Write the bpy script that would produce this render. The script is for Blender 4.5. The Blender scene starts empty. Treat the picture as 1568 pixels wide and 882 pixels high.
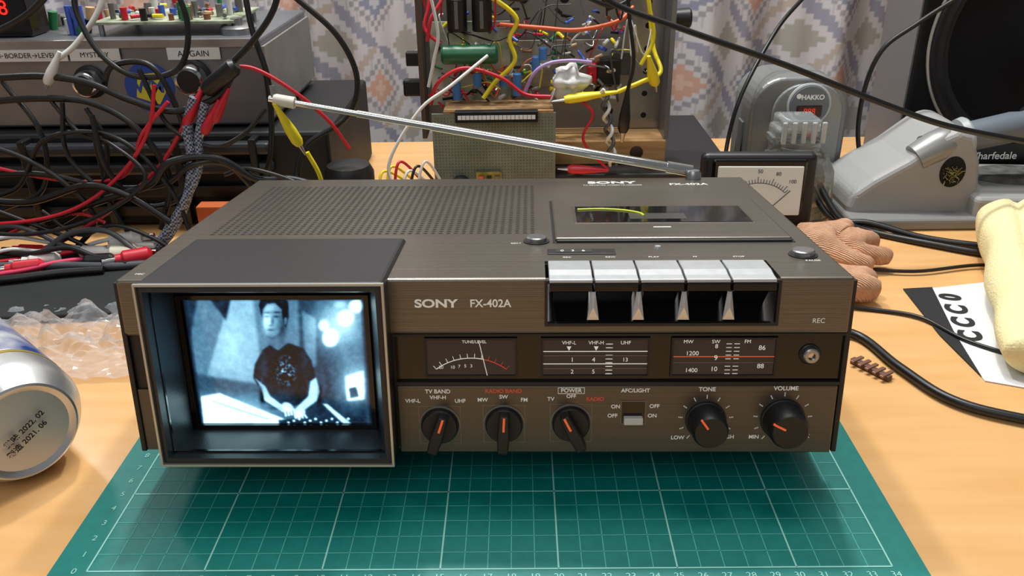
import bpy, bmesh, math, random
import numpy as np
from mathutils import Vector, Matrix, Euler
random.seed(7); rng=np.random.RandomState(5)
S=0.001
sc=bpy.context.scene
col=sc.collection
try: sc.view_settings.view_transform='Standard'
except Exception: pass

# ------------------------------------------------------------------ materials
def lin(c):
    return tuple(((v/255)/12.92 if v/255<=.04045 else ((v/255+.055)/1.055)**2.4) for v in c)
def M(name,c,rough=.5,metal=0,noise=0,nscale=60,bump=0,bscale=200,stretch=(1,1,1),emit=0,trans=0,coat=0,c2=None,alpha=1,wave=0,spec=.5):
    m=bpy.data.materials.new(name); m.use_nodes=True
    nt=m.node_tree; b=nt.nodes['Principled BSDF']; c=lin(c)
    b.inputs['Base Color'].default_value=(*c,1); b.inputs['Roughness'].default_value=rough
    b.inputs['Specular IOR Level'].default_value=spec
    b.inputs['Metallic'].default_value=metal; b.inputs['Transmission Weight'].default_value=trans
    b.inputs['Coat Weight'].default_value=coat; b.inputs['Alpha'].default_value=alpha
    if emit:
        b.inputs['Emission Color'].default_value=(*c,1); b.inputs['Emission Strength'].default_value=emit
    tc=nt.nodes.new('ShaderNodeTexCoord'); mp=nt.nodes.new('ShaderNodeMapping')
    mp.inputs['Scale'].default_value=stretch; nt.links.new(tc.outputs['Object'],mp.inputs['Vector'])
    if noise or c2:
        n=nt.nodes.new('ShaderNodeTexNoise'); n.inputs['Scale'].default_value=nscale; n.inputs['Detail'].default_value=4
        nt.links.new(mp.outputs[0],n.inputs['Vector'])
        r=nt.nodes.new('ShaderNodeMapRange'); r.inputs['From Min'].default_value=.35; r.inputs['From Max'].default_value=.65
        nt.links.new(n.outputs['Fac'],r.inputs['Value'])
        mx=nt.nodes.new('ShaderNodeMix'); mx.data_type='RGBA'
        d=lin(c2) if c2 else tuple(v*(1-noise) for v in c)
        u=c if c2 else tuple(min(1,v*(1+noise)) for v in c)
        mx.inputs[6].default_value=(*d,1); mx.inputs[7].default_value=(*u,1)
        nt.links.new(r.outputs[0],mx.inputs[0]); nt.links.new(mx.outputs[2],b.inputs['Base Color'])
    if bump:
        if wave:
            n=nt.nodes.new('ShaderNodeTexWave'); n.inputs['Scale'].default_value=wave; n.inputs['Distortion'].default_value=2; n.bands_direction='DIAGONAL'
        else:
            n=nt.nodes.new('ShaderNodeTexNoise'); n.inputs['Scale'].default_value=bscale; n.inputs['Detail'].default_value=3
        nt.links.new(mp.outputs[0],n.inputs['Vector'])
        bp=nt.nodes.new('ShaderNodeBump'); bp.inputs['Strength'].default_value=bump; bp.inputs['Distance'].default_value=.001
        nt.links.new(n.outputs['Fac'],bp.inputs['Height']); nt.links.new(bp.outputs[0],b.inputs['Normal'])
    return m
def attrmat(name,emit=0,rough=.9):
    m=bpy.data.materials.new(name); m.use_nodes=True; nt=m.node_tree; b=nt.nodes['Principled BSDF']
    a=nt.nodes.new('ShaderNodeAttribute'); a.attribute_name='Col'
    b.inputs['Roughness'].default_value=rough
    if emit:
        b.inputs['Base Color'].default_value=(.01,.01,.01,1)
        nt.links.new(a.outputs['Color'],b.inputs['Emission Color']); b.inputs['Emission Strength'].default_value=emit
    else: nt.links.new(a.outputs['Color'],b.inputs['Base Color'])
    return m
BRZ=M('brushed_bronze',(116,110,101),.34,.8,noise=.09,nscale=200,stretch=(.03,3,6),bump=.15,bscale=400)
BRZD=M('bronze_dark',(98,92,84),.38,.7,noise=.07,nscale=200,stretch=(.03,3,6))
BLK=M('black_plastic',(22,22,24),.45,bump=.05,bscale=900)
BLKG=M('black_gloss',(12,12,14),.15)
HOOD=M('hood_black',(34,35,38),.38,bump=.1,bscale=1500)
DARK=M('dark_matte',(10,10,11),.8)
RIM=M('rim_grey',(120,118,112),.4,.6)
RIMS=M('rim_silver',(188,188,184),.3,.6)
WHT=M('print_white',(228,228,222),.6,emit=.12)  # slight emission lifts the white lettering, which is no light source
GLW=M('dial_print_glow',(232,232,222),.6,emit=.3)  # emission brightens the dial print, no bulb behind it
RED=M('print_red',(215,85,65),.6,emit=.1)
ORG=M('pointer_orange',(255,110,60),.5,emit=.2)
SILV=M('key_silver',(205,208,212),.3,.55,noise=.05,nscale=200)
CHR=M('chrome',(200,200,200),.12,1)
STEEL=M('steel',(160,160,162),.3,.9,noise=.08,nscale=80)
ALU=M('aluminium_sheet',(128,130,136),.42,.75,noise=.18,nscale=14,bump=.08)
ALUG=M('grey_panel',(142,140,135),.5,.5,noise=.12,nscale=25)
CBLK=M('cable_black',(18,18,20),.4)
CGRY=M('cable_grey',(70,72,76),.45)
CRED=M('cable_red',(195,28,45),.4)
CPNK=M('cable_pink',(220,60,95),.4)
CWHT=M('cable_white',(212,212,208),.45)
CYEL=M('cable_yellow',(228,208,30),.4)
CORG=M('cable_orange',(215,95,50),.4)
CGRN=M('cable_green',(30,110,60),.4)
CPUR=M('cable_lilac',(175,150,205),.4)
PAPER=M('paper_white',(222,223,226),.7)

# ------------------------------------------------------------------ helpers (millimetres in)
def E(name,loc=(0,0,0),rot=(0,0,0)):
    o=bpy.data.objects.new(name,None); o.empty_display_size=.02; col.objects.link(o)
    o.location=[v*S for v in loc]; o.rotation_euler=rot; return o
def obj(me,name,mat,par=None,smooth=False):
    o=bpy.data.objects.new(name,me); col.objects.link(o)
    if mat: me.materials.append(mat)
    if smooth:
        for p in me.polygons: p.use_smooth=True
    if par: o.parent=par
    return o
def fin(bm,name,mat,par=None,smooth=False,bev=0,seg=2):
    bmesh.ops.recalc_face_normals(bm,faces=bm.faces)
    me=bpy.data.meshes.new(name); bm.to_mesh(me); bm.free()
    o=obj(me,name,mat,par,smooth)
    if bev:
        m=o.modifiers.new('b','BEVEL'); m.width=bev*S; m.segments=seg; m.limit_method='ANGLE'; m.angle_limit=.6
    return o
def bbox(bm,x0,x1,y0,y1,z0,z1):
    v=[bm.verts.new((x*S,y*S,z*S)) for x in(x0,x1) for y in(y0,y1) for z in(z0,z1)]
    for f in((0,1,3,2),(4,6,7,5),(0,4,5,1),(2,3,7,6),(0,2,6,4),(1,5,7,3)): bm.faces.new([v[i] for i in f])
def box(n,x0,x1,y0,y1,z0,z1,mat,par=None,bev=0,seg=2):
    bm=bmesh.new(); bbox(bm,x0,x1,y0,y1,z0,z1); return fin(bm,n,mat,par,bev=bev,seg=seg)
def prism(n,poly,ax,a,b,mat,par=None,bev=0,seg=3):
    bm=bmesh.new(); L=[]
    for d in(a,b):
        r=[]
        for (u,v) in poly:
            p={'x':(d,u,v),'y':(u,d,v),'z':(u,v,d)}[ax]; r.append(bm.verts.new([q*S for q in p]))
        L.append(r)
    bm.faces.new(L[0]); bm.faces.new(L[1][::-1]); k=len(poly)
    for i in range(k): bm.faces.new((L[0][i],L[0][(i+1)%k],L[1][(i+1)%k],L[1][i]))
    return fin(bm,n,mat,par,bev=bev,seg=seg)
def lathe_bm(bm,o,axis,prof,seg=24,sx=1,sy=1):
    ax=Vector(axis).normalized(); q=ax.to_track_quat('Z','Y'); o=Vector(o); rings=[]
    for t,r in prof:
        ring=[]
        for i in range(seg):
            a=2*math.pi*i/seg
            p=o+q@Vector((r*math.cos(a)*sx,r*math.sin(a)*sy,t)); ring.append(bm.verts.new(p*S))
        rings.append(ring)
    for A,B in zip(rings,rings[1:]):
        for i in range(seg): bm.faces.new((A[i],A[(i+1)%seg],B[(i+1)%seg],B[i]))
    bm.faces.new(rings[0][::-1]); bm.faces.new(rings[-1])
def lathe(n,o,axis,prof,mat,par=None,seg=32,smooth=True,sx=1,sy=1):
    bm=bmesh.new(); lathe_bm(bm,o,axis,prof,seg,sx,sy); ob=fin(bm,n,mat,par,smooth)
    if smooth:
        m=ob.modifiers.new('e','EDGE_SPLIT'); m.split_angle=.6
    return ob
def cyl(n,p0,p1,r0,mat,par=None,r1=None,seg=24):
    p0=Vector(p0);p1=Vector(p1); L=(p1-p0).length
    return lathe(n,p0,p1-p0,[(0,r0),(L,r0 if r1 is None else r1)],mat,par,seg)
def catmull(P,k=8):
    P=[Vector(p) for p in P]; P=[2*P[0]-P[1]]+P+[2*P[-1]-P[-2]]; out=[]
    for i in range(1,len(P)-2):
        a,b,c,d=P[i-1:i+3]
        for j in range(k):
            t=j/k; out.append(.5*((2*b)+(c-a)*t+(2*a-5*b+4*c-d)*t*t+(-a+3*b-3*c+d)*t**3))
    out.append(P[-2]); return out
def tube(n,P,r,mat,par=None,res=3,k=8):
    cu=bpy.data.curves.new(n,'CURVE'); cu.dimensions='3D'; cu.bevel_depth=r*S; cu.bevel_resolution=res; cu.use_fill_caps=True
    Q=catmull(P,k) if len(P)>2 else [Vector(p) for p in P]
    s=cu.splines.new('POLY'); s.points.add(len(Q)-1)
    for i,p in enumerate(Q): s.points[i].co=(p.x*S,p.y*S,p.z*S,1)
    s.use_smooth=True
    cu.materials.append(mat); o=bpy.data.objects.new(n,cu); col.objects.link(o)
    if par:o.parent=par
    return o
def txt(n,s,p,size,mat,par=None,face='front',al='CENTER',bold=0,sx=1,ext=.05,rz=0):
    cu=bpy.data.curves.new(n,'FONT'); cu.body=s; cu.size=size*S; cu.align_x=al; cu.align_y='CENTER'; cu.extrude=ext*S; cu.offset=bold*S
    cu.materials.append(mat); o=bpy.data.objects.new(n,cu); col.objects.link(o)
    o.location=[v*S for v in p]; o.scale=(sx,1,1)
    o.rotation_euler=(math.pi/2,0,rz) if face=='front' else (0,0,rz)
    if par:o.parent=par
    return o
def boolean(o,c):
    m=o.modifiers.new('bo','BOOLEAN'); m.operation='DIFFERENCE'; m.object=c; m.solver='EXACT'
    bpy.context.view_layer.update()
    dg=bpy.context.evaluated_depsgraph_get(); me=bpy.data.meshes.new_from_object(o.evaluated_get(dg))
    o.modifiers.clear(); o.data=me; bpy.data.objects.remove(c)
def attrgrid(name,P,C,mat,par=None,smooth=True):
    h,w=P.shape[:2]; idx=np.arange(h*w).reshape(h,w)
    f=np.stack([idx[:-1,:-1],idx[:-1,1:],idx[1:,1:],idx[1:,:-1]],-1).reshape(-1,4)
    me=bpy.data.meshes.new(name); me.from_pydata((P.reshape(-1,3)*S).tolist(),[],f.tolist())
    a=me.color_attributes.new('Col','FLOAT_COLOR','POINT')
    a.data.foreach_set('color',np.concatenate([C.reshape(-1,3),np.ones((h*w,1))],1).astype(np.float32).ravel())
    return obj(me,name,mat,par,smooth)

# ------------------------------------------------------------------ room
WOOD=M('desk_wood',(228,180,122),.25,nscale=9,c2=(221,169,108),stretch=(1,7,1),coat=.1)
desk=E('desk')
box('desk_top',-900,900,-520,650,-32,-2,WOOD,desk,bev=2)
for i,(x,y) in enumerate([(-850,-470),(850,-470),(-850,600),(850,600)]): box('leg_%d'%(i+1),x-25,x+25,y-25,y+25,-720,-32,WOOD,desk)
box('floor',-1800,1800,-1500,900,-760,-720,M('floor_wood',(120,95,70),.5,noise=.2,nscale=6))
box('wall_back',-1800,1800,860,900,-720,1700,M('wall_paint',(205,202,196),.8,bump=.1))
# curtain
w,h=760,280
X,Z=np.meshgrid(np.linspace(-760,640,w),np.linspace(-330,260,h))
Yc=775+16*np.sin(X/22+.6*np.sin(X/70))+6*np.sin(X/8.3+1)
U=(X+20+10*np.sin(X/22))/92.; Vv=(Z+18)/100.
def pat(U,V):
    iu=np.floor(U); iv=np.floor(V); fu=U-iu-.5; fv=V-iv-.5
    st=lambda a:np.round(np.abs(a)*16)/16
    d=st(fu)+st(fv)
    C=np.ones(U.shape+(3,))*np.array(lin((216,212,214)))
    par=(iu+iv)%2
    C[(d<.22)&(par==0)]=lin((216,172,152)); C[(d<.12)&(par==0)]=lin((228,192,174))
    C[(d<.24)&(par==1)]=lin((150,154,174)); C[(d<.10)&(par==1)]=lin((205,205,212))
    C[(d>.29)&(d<.34)]=lin((168,164,170))
    C[(d>.44)&(fu*fv>0)&(d<.68)]=lin((160,160,176))
    C[(d>.44)&(fu*fv<0)&(d<.60)&(par==0)]=lin((196,182,172))
    C[(d>.80)]=lin((178,174,164))
    s=np.abs(np.sin(U*math.pi*8))<.25; C[s&(d>.34)&(d<.44)]*=.8
    return C
attrgrid('curtain',np.stack([X,Yc,Z],-1),pat(U,Vv)*.92,attrmat('curtain_fabric',rough=.95))

# ------------------------------------------------------------------ cutting mat
mat=E('cutting_mat')
box('mat_sheet',-186,184,-22,300,-2,0,M('mat_green',(0,124,116),.42,noise=.06,nscale=200,bump=.1,bscale=2500),mat)
LINE=M('mat_line',(84,178,166),.6); LINEM=M('mat_line_major',(150,214,202),.6)
for nm,major,wd,mt in(('grid_minor',0,.2,LINE),('grid_major',1,.36,LINEM)):
    bm=bmesh.new()
    def q(x0,x1,y0,y1):
        bm.faces.new([bm.verts.new((x*S,y*S,.00012+.00006*major)) for x,y in((x0,y0),(x1,y0),(x1,y1),(x0,y1))])
    for i in range(35):
        if (i%5==0 or i==34)==bool(major): q(-170+i*10-wd,-170+i*10+wd,0,280)
    for j in range(29):
        if (j%5==0)==bool(major): q(-170,170,j*10-wd,j*10+wd)
    fin(bm,nm,mt,mat)
for j in range(0,13): txt('row_number_%d'%j,str(j),(-175.5,j*10,.2),4.5,LINEM,mat,'top',ext=.02)
for i in range(35): txt('col_number_%d'%i,str(i),(-170+i*10,-4.6,.2),4.5,LINEM,mat,'top',ext=.02)

# ------------------------------------------------------------------ the player
dev=E('portable_tv_radio_cassette_player',(-1.8,50.1,24.6),(-.117,0,-.014))
H=83.2;D=207.8
core=box('body_core',-159,159,2.5,205,-1,80,BLK,dev)
cover=box('top_cover',-159.5,159.5,0,D,57.5,H,BRZ,dev,bev=1.2)
for o in(core,cover):
    boolean(o,box('c',-147,-41,-9,60,-9,99,None,dev)); boolean(o,box('c',27.5,128,-9,25,62.5,99,None,dev))
for sx_ in(-1,1): box('side_trim_%s'%('l' if sx_<0 else 'r'),*sorted((sx_*158.5,sx_*161)),0.5,D-1,-1.5,H-1.5,BLK,dev,bev=.6)
box('lower_panel',-39.5,158,0,4,-1.5,32.3,BRZD,dev,bev=.6)
box('band_back',-39.5,158.5,2.2,5,33,57.5,BLKG,dev)
box('band_lip_top',-39.5,158.5,.3,4,56.3,57.4,BLK,dev); box('band_lip_bottom',-39.5,158.5,.3,4,32.4,34,BLK,dev)
box('left_end_upper',-159,-147.5,1,5,57,82,BRZD,dev); box('left_end_lower',-159,-147.5,1.5,5,-1,30,BRZD,dev)
box('vent_recess',-158,-151.5,.7,1.5,59.5,78.5,DARK,dev)
for i in range(10): box('vent_slot_%d'%(i+1),-157.4,-152,.1,1.2,60.4+i*1.8,61.2+i*1.8,RIM,dev)
for s_ in(-1,1):
    box('foot_front_%s'%('l' if s_<0 else 'r'),s_*112-14,s_*112+14,52,64,-17.0,1,BLK,dev,bev=1)
    box('foot_rear_%s'%('l' if s_<0 else 'r'),s_*118-8,s_*118+8,186,198,-1.2,1,BLK,dev)
# hood
hood=box('screen_hood',-146.5,-40.6,-11,60,-2,85.0,HOOD,dev,bev=2.2,seg=3)
bm=bmesh.new()
A=[(-143.4,-12,1.6),(-44,-12,1.6),(-44,-12,81.8),(-143.4,-12,81.8)];B=[(-140.5,17,3.2),(-52.5,17,3.2),(-52.5,17,71),(-140.5,17,71)]
a=[bm.verts.new(Vector(p)*S) for p in A]; b=[bm.verts.new(Vector(p)*S) for p in B]
bm.faces.new(a); bm.faces.new(b[::-1])
for i in range(4): bm.faces.new((a[i],a[(i+1)%4],b[(i+1)%4],b[i]))
c=fin(bm,'c',None,dev); boolean(hood,c)
hood.data.materials.clear(); hood.data.materials.append(HOOD)
def frame(n,x0,x1,z0,z1,t,y0,y1,mat,par,bev=0):
    bm=bmesh.new(); bbox(bm,x0,x1,y0,y1,z0,z0+t); bbox(bm,x0,x1,y0,y1,z1-t,z1); bbox(bm,x0,x0+t,y0,y1,z0+t,z1-t); bbox(bm,x1-t,x1,y0,y1,z0+t,z1-t)
    return fin(bm,n,mat,par,bev=bev)
frame('hood_rim',-146.6,-40.5,-2.1,85.1,1.0,-12,-10.2,RIMS,dev)
frame('hood_inner_step',-143.6,-43.8,1.4,82,1.2,-6,-4.5,BLKG,dev)
frame('screen_gasket',-140.5,-52.5,3.2,71,2.0,13.5,16,BLKG,dev)
# CRT picture (flat screen content as vertex colours)
w,h=400,310
gx,gy=np.meshgrid((np.arange(w)+.5)/w,(np.arange(h)+.5)/h)
px=275+gx*(282+6*gy)+20*gy; py=457+gy*195   # drawing-board units of the broadcast picture
I=np.zeros((h,w))+.22
def blur(a,k):
    for _ in range(int(k)):
        a=np.pad(a,1,mode='edge'); a=(a[1:-1,:-2]+a[1:-1,2:]+2*a[1:-1,1:-1])/4; a=np.pad(a,1,mode='edge'); a=(a[:-2,1:-1]+a[2:,1:-1]+2*a[1:-1,1:-1])/4
    return a
def poly(P,soft=1):
    m=np.zeros((h,w),bool); n=len(P)
    for i in range(n):
        x1,y1=P[i];x2,y2=P[(i+1)%n]
        if y1==y2: continue
        cnd=((py<y1)!=(py<y2))&(px<(x2-x1)*(py-y1)/(y2-y1)+x1); m^=cnd
    return blur(m.astype(float),soft*3+1)
def ell(cx,cy,rx,ry,soft=1,rot=0):
    dx=px-cx;dy=py-cy;c_,s_=math.cos(rot),math.sin(rot)
    return blur(((((dx*c_+dy*s_)/rx)**2+((-dx*s_+dy*c_)/ry)**2)<1).astype(float),soft*3+1)
def gau(cx,cy,rx,ry): return np.exp(-((px-cx)/rx)**2-((py-cy)/ry)**2)
def put(m,v):
    global I
    I=I*(1-m)+v*m
put(poly([(275,455),(345,455),(290,600),(275,600)],8),.24)
put(poly([(335,455),(388,455),(398,520),(396,600),(292,612)],8),.56)
I=I-.2*gau(345,605,50,30)+.10*gau(352,530,25,50)
put(poly([(275,455),(316,455),(340,488),(300,600),(285,600)],3),.38)
put(poly([(316,455),(352,455),(343,490)],3),.10)
put(poly([(278,455),(300,455),(284,520)],5),.16)
put(poly([(385,455),(462,455),(470,540),(400,540)],9),.38)
put(poly([(455,455),(570,455),(572,660),(470,660)],6),.12)
put(poly([(462,475),(484,488),(488,560),(470,560)],4),.34)
put(poly([(290,570),(400,585),(400,640),(300,640)],8),.24)
I=I+.6*gau(522,495,42,40)+.14*gau(545,560,34,40)
for e_ in[(508,515,12,13,1.15),(530,487,12,11,1.15),(546,470,11,9,1.15),(497,497,8,8,.95),(520,468,9,5,.7)]: put(ell(*e_[:4],5),e_[4])
I=I+.4*gau(550,588,28,32)
put(poly([(534,574),(562,566),(566,610),(538,612)],3),1.05); put(poly([(540,592),(552,590),(557,606),(543,608)],1),.25)
put(poly([(470,560),(500,556),(505,600),(490,610)],5),.2)
# figure on the broadcast: head tilted down to the keyboard
put(poly([(414,502),(433,498),(442,528),(412,530)],1),.36)
put(poly([(396,542),(402,532),(413,525),(426,533),(442,522),(466,530),(479,548),(486,572),(480,582),(471,576),(474,616),(420,622),(398,612),(401,574),(394,588),(386,574),(389,554)],1),.05)
I=I+.07*gau(402,560,7,30)+.06*gau(470,552,7,20)+.05*gau(430,600,20,8)
put(poly([(402,478),(403,466),(412,460),(429,462),(435,478),(434,494),(427,508),(417,514),(409,511),(403,499)],1),.48)
I=I+.32*gau(407,490,6,16)-.22*gau(432,496,7,20)+.10*gau(413,471,9,4)
put(poly([(395,468),(398,456),(408,451),(430,452),(440,464),(442,484),(438,500),(433,490),(431,474),(420,465),(407,466),(401,474),(400,486)],1),.04)
I=I+.10*gau(415,456,10,3)
put(ell(437,490,2.4,5.5,0),.34)
I=I-.34*gau(408,478.5,5,1.2)-.34*gau(423,478,6,1.3)-.30*gau(408,484,3.6,1.6)-.30*gau(422,484,4,1.7)
I=I-.20*gau(417,491,2,4)-.22*gau(414,496.5,3.4,1)-.30*gau(414,503,5,1.2)+.12*gau(412,489,1.8,6)-.10*gau(414,513,8,3)
nz=blur(rng.rand(h,w),5)-.5; nz2=blur(rng.rand(h,w),30)-.5
gm=gau(438,566,18,24); I=np.where(gm>.3,I+gm*np.maximum(0,nz*5+.03),I)
put(poly([(388,574),(398,588),(403,610),(434,630),(441,624),(413,603),(406,588)],1),.66)
put(poly([(478,580),(487,574),(494,596),(489,611),(458,634),(451,627),(475,603)],1),.74)
I=I-.28*gau(399,602,4,14)-.26*gau(493,600,4,14)-.15*gau(420,623,14,3)
put(ell(441,621,10,7,1,.5),.74); put(ell(461,632,10,6.5,1,-.5),.8)
for k_ in range(4):
    put(poly([(434+k_*5,624),(437.3+k_*5,623),(440+k_*5,636-k_),(436.8+k_*5,637-k_)],0),.8)
    put(poly([(452+k_*5,634),(455.3+k_*5,633),(457+k_*6,646-k_*2),(453.4+k_*6,647-k_*2)],0),.84)
I=I+.35*gau(360,628,70,26)
put(poly([(298,606),(330,600),(440,643),(440,660),(300,660)],2),1.15)
put(poly([(300,616),(330,624),(396,652),(302,642)],3),.9)
put(poly([(318,611),(412,640),(408,643),(316,614)],1),.62)
put(poly([(424,642),(560,636),(575,660),(430,660)],2),.12)
for k_ in range(12): put(ell(442+k_*9,647-(k_%3)*3,2.4,2.0,0),.95)
put(poly([(498,616),(505,616),(550,652),(538,654)],1),.85)
I=I+nz*.2+nz2*.7
I=np.clip(blur(I,2)+.14*np.clip(blur(I,50)-.3,0,1),0,1.2); edge=np.minimum.reduce([gx/.03,(1-gx)/.03,gy/.03,(1-gy)/.03]).clip(0,1); I=I*edge
I=I*(.96+.08*(rng.rand(h,w)))*(1-.05*(np.arange(h)%2)[:,None])
C=np.stack([I**1.35*.72,I**1.1*.94,I**.92*1.0],-1)**1.95
Xs=-138+gx*83.5; Zs=69.5-gy*65.5; Ys=15.5-2.0*(1-((gx-.5)*2)**2)*(1-((gy-.5)*2)**2)
attrgrid('crt_screen',np.stack([Xs,Ys,Zs],-1),C,attrmat('crt_phosphor',emit=2.3,rough=.12),dev)
box('crt_back',-141,-52,17,20,3,71,DARK,dev)

# top: speaker holes
bm=bmesh.new()
for i in range(43):
    for j in range(29):
        x=-142.5+i*3.92;y=73+j*3.95
        vs=[bm.verts.new(((x+1.2*math.cos(k*math.pi/4))*S,(y+1.2*math.sin(k*math.pi/4))*S,(H+.06)*S)) for k in range(8)]
        bm.faces.new(vs)
fin(bm,'speaker_grille_holes',DARK,dev)
# cassette lid
box('lid_gap',32,150,54,142,H-.5,H+.15,DARK,dev)
box('cassette_lid',33.2,149,57,140,H-1,H+1.8,BRZ,dev,bev=1)
box('lid_front_lip',34,148.5,54.5,57.5,H-.5,H+1.2,BLK,dev,bev=.4)
box('lid_window_frame',44,138.5,84.5,121.5,H+1.2,H+1.95,BRZD,dev,bev=.3)
box('lid_window',45.5,137,86,120,H+1.5,H+2.2,M('smoked_window',(16,18,18),.06),dev,bev=.2)
box('lid_mark',84,93,76,77.2,H+1.7,H+1.95,WHT,dev)
box('tape_hub_bar',74,104,92,104,H+2.1,H+2.25,M('tape_dim',(62,62,60),.3),dev)
tube('tape_label_line',[(47,112,H+2.3),(60,113,H+2.3),(72,110,H+2.3),(80,104,H+2.3),(82,98,H+2.3)],.7,M('yellow_line',(190,200,40),.4),dev)
txt('top_brand_text','SONY',(73,192,H+.1),8.5,WHT,dev,'top',bold=.25,sx=1.35)
txt('top_model_text','FX-402A',(121,186,H+.1),6.6,WHT,dev,'top',bold=.08)
txt('top_small_text','TV-RECEIVER CASSETTE-CORDER',(73,184.5,H+.1),2.5,WHT,dev,'top')
for n_,x,y,r in(('eject_button',24,57.3,5.2),('pause_button',147,32.7,5.4)):
    lathe(n_+'_ring',(x,y,H-.3),(0,0,1),[(0,r+1.3),(.8,r+1.2),(.9,r)],BLK,dev)
    lathe(n_,(x,y,H),(0,0,1),[(0,r),(2.3,r-.1),(2.8,r-.7)],STEEL,dev)
txt('eject_label','EJECT',(14,54,H+.1),2,WHT,dev,'top'); txt('pause_label','PAUSE',(149,24,H+.1),2.4,WHT,dev,'top')
box('counter_frame',29,61,35,43,H-.2,H+.5,BLK,dev,bev=.3); box('counter_window',33,50,37,41,H+.3,H+.7,M('counter_face',(70,72,70),.2),dev)
for i in range(3): txt('counter_digit_%d'%(i+1),str(i*3%7),(36+i*5,39,H+.75),3.4,WHT,dev,'top')
lathe('battery_led',(82,46,H),(0,0,1),[(0,1.6),(.8,1.4)],SILV,dev)
for i,(t,x) in enumerate((('REC',38),('REW',58),('PLAY',78),('FF',97),('STOP',117))): txt('key_label_%d'%(i+1),t,(x,30.5,H+.1),2.2,WHT,dev,'top')
txt('microphone_label','MIC',(-152,8,H+.1),2.4,WHT,dev,'top')
# key bay
frame('key_bay_frame',27.2,128.3,61.6,82.5,1.3,-1.2,1.5,BLK,dev)
box('key_bay_back',27.5,128,23.5,25,62.5,82,DARK,dev)
prism('key_bay_ramp',[(1,62.7),(23,62.7),(23,76)],'x',27.5,128,BLKG,dev)
for i in range(5):
    x0=29+i*19.6; x1=x0+18.8
    prism('key_%d'%(i+1),[(22.5,84.3),(9,84.3),(4,83.4),(-1.2,83.0),(-1.4,81.4),(22.5,81.2)],'x',x0,x1,SILV,dev,bev=.5)
    prism('key_base_%d'%(i+1),[(22.5,81.2),(-2.2,81.3),(-2.2,78),(1,76.6),(22.5,76.6)],'x',x0+.2,x1-.2,BLKG,dev,bev=.4)
    prism('key_web_%d'%(i+1),[(2,77),(22,77),(22,64),(14,64)],'x',x0+2,x1-2,BLKG,dev)
    if i<4:
        xc=x1+.4
        bm=bmesh.new(); vs=[bm.verts.new((a_*S,b_*S,c_*S)) for a_,b_,c_ in((xc-1.0,1.5,76.5),(xc+1.0,1.5,76.5),(xc+2.6,.2,64),(xc-2.6,.2,64),(xc,-.6,70),(xc,6,64))]
        for f in((0,1,4),(1,2,4),(2,3,4),(3,0,4),(0,3,5),(1,5,2),(0,5,1),(2,5,3)): bm.faces.new([vs[k] for k in f])
        fin(bm,'key_reflection_%d'%(i+1),SILV,dev)  # silver wedge shaped as the bright reflection between two keys
txt('front_brand_text','SONY',(-29.5,-.1,71.8),5.2,WHT,dev,al='LEFT',bold=.16,sx=1.35)
txt('front_model_text','FX-402A',(-5.4,-.1,71.8),5,WHT,dev,al='LEFT',bold=.08,sx=.98)
txt('rec_label','REC',(146,-.1,63.4),3.1,WHT,dev)
# level meter
DL=M('dial_face',(46,44,46),.3,emit=.05)  # faint glow put into the dial faces to lift their brightness
box('meter_window',-25.5,14.2,1.4,2.6,36.8,54.4,DL,dev); frame('meter_bezel',-26.3,15,36.2,55.2,.9,.8,3,BLK,dev)
def arc(n,cx,cz,r,a0,a1,y,rad,mt): tube(n,[(cx+r*math.sin(math.radians(t)),y,cz+r*math.cos(math.radians(t))) for t in np.linspace(a0,a1,9)],rad,mt,dev,res=1,k=3)
arc('meter_arc_white',-5.6,20,25.5,-38,12,1.2,.2,GLW); arc('meter_arc_red',-5.6,20,25.5,12,38,1.2,.3,RED)
for i,t in enumerate(np.linspace(-38,38,12)):
    s_,c_=math.sin(math.radians(t)),math.cos(math.radians(t))
    tube('meter_tick_%d'%i,[(-5.6+25.5*s_,1.2,20+25.5*c_),(-5.6+27.6*s_,1.2,20+27.6*c_)],.15,GLW if t<12 else RED,dev,res=1)
for t,x,z in(('-20',-19.5,41),('10',-14,41),('7',-11,41.4),('5',-8.3,41.6),('3',-5.6,41.6)): txt('meter_num_'+t,t,(x,1.2,z),2.1,GLW,dev)
txt('meter_title','TUNE/LEVEL',(-4,1.2,53.3),2.0,GLW,dev)
tube('meter_needle',[(1.5,1.0,37),(-2.0,1.0,54)],.2,GLW,dev,res=1)
# tuning dials
for nm,x0,x1 in(('tv_dial',26.4,73),('radio_dial',84,129)):
    box(nm+'_window',x0,x1,1.4,2.6,36.8,54.6,DL,dev); frame(nm+'_bezel',x0-.8,x1+.8,36.2,55.2,.9,.8,3,BLK,dev)
for i,(x0,x1,z,mt) in enumerate([(26.6,72.8,48.6,GLW),(26.6,72.8,46.6,RIM),(26.6,72.8,42.6,GLW),(26.6,72.8,40.4,RIM),(84.3,128.8,43.2,RIM),(84.3,128.8,46.0,ORG)]):
    box('dial_line_%d'%i,x0,x1,1.1,1.45,z-.16,z+.16,mt,dev)
for i,(t,x,z,s_) in enumerate([('VHF-L',38,52.8,2.4),('VHF-H',50,52.8,2.4),('UHF',63,52.8,2.4),('1',39.5,44.6,3.0),('4',49,44.6,3.0),('13',63,44.6,2.6),('2',39.5,38.8,2.8),('5',49,38.8,2.8),
        ('MW',90.5,53.2,2.4),('SW',102.6,53.2,2.4),('FM',116.5,53.2,2.4),('1200',92.5,47.6,2.9),('9',103,45.4,3.4),('8',103,51,2.8),('10',102.5,40,3.1),('86',123,50.2,3.1),('88',123,41.4,3.1),('1400',92.5,39.4,2.8)]):
    txt('dial_text_%d'%i,t,(x,1.05,z),s_,GLW,dev)
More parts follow.
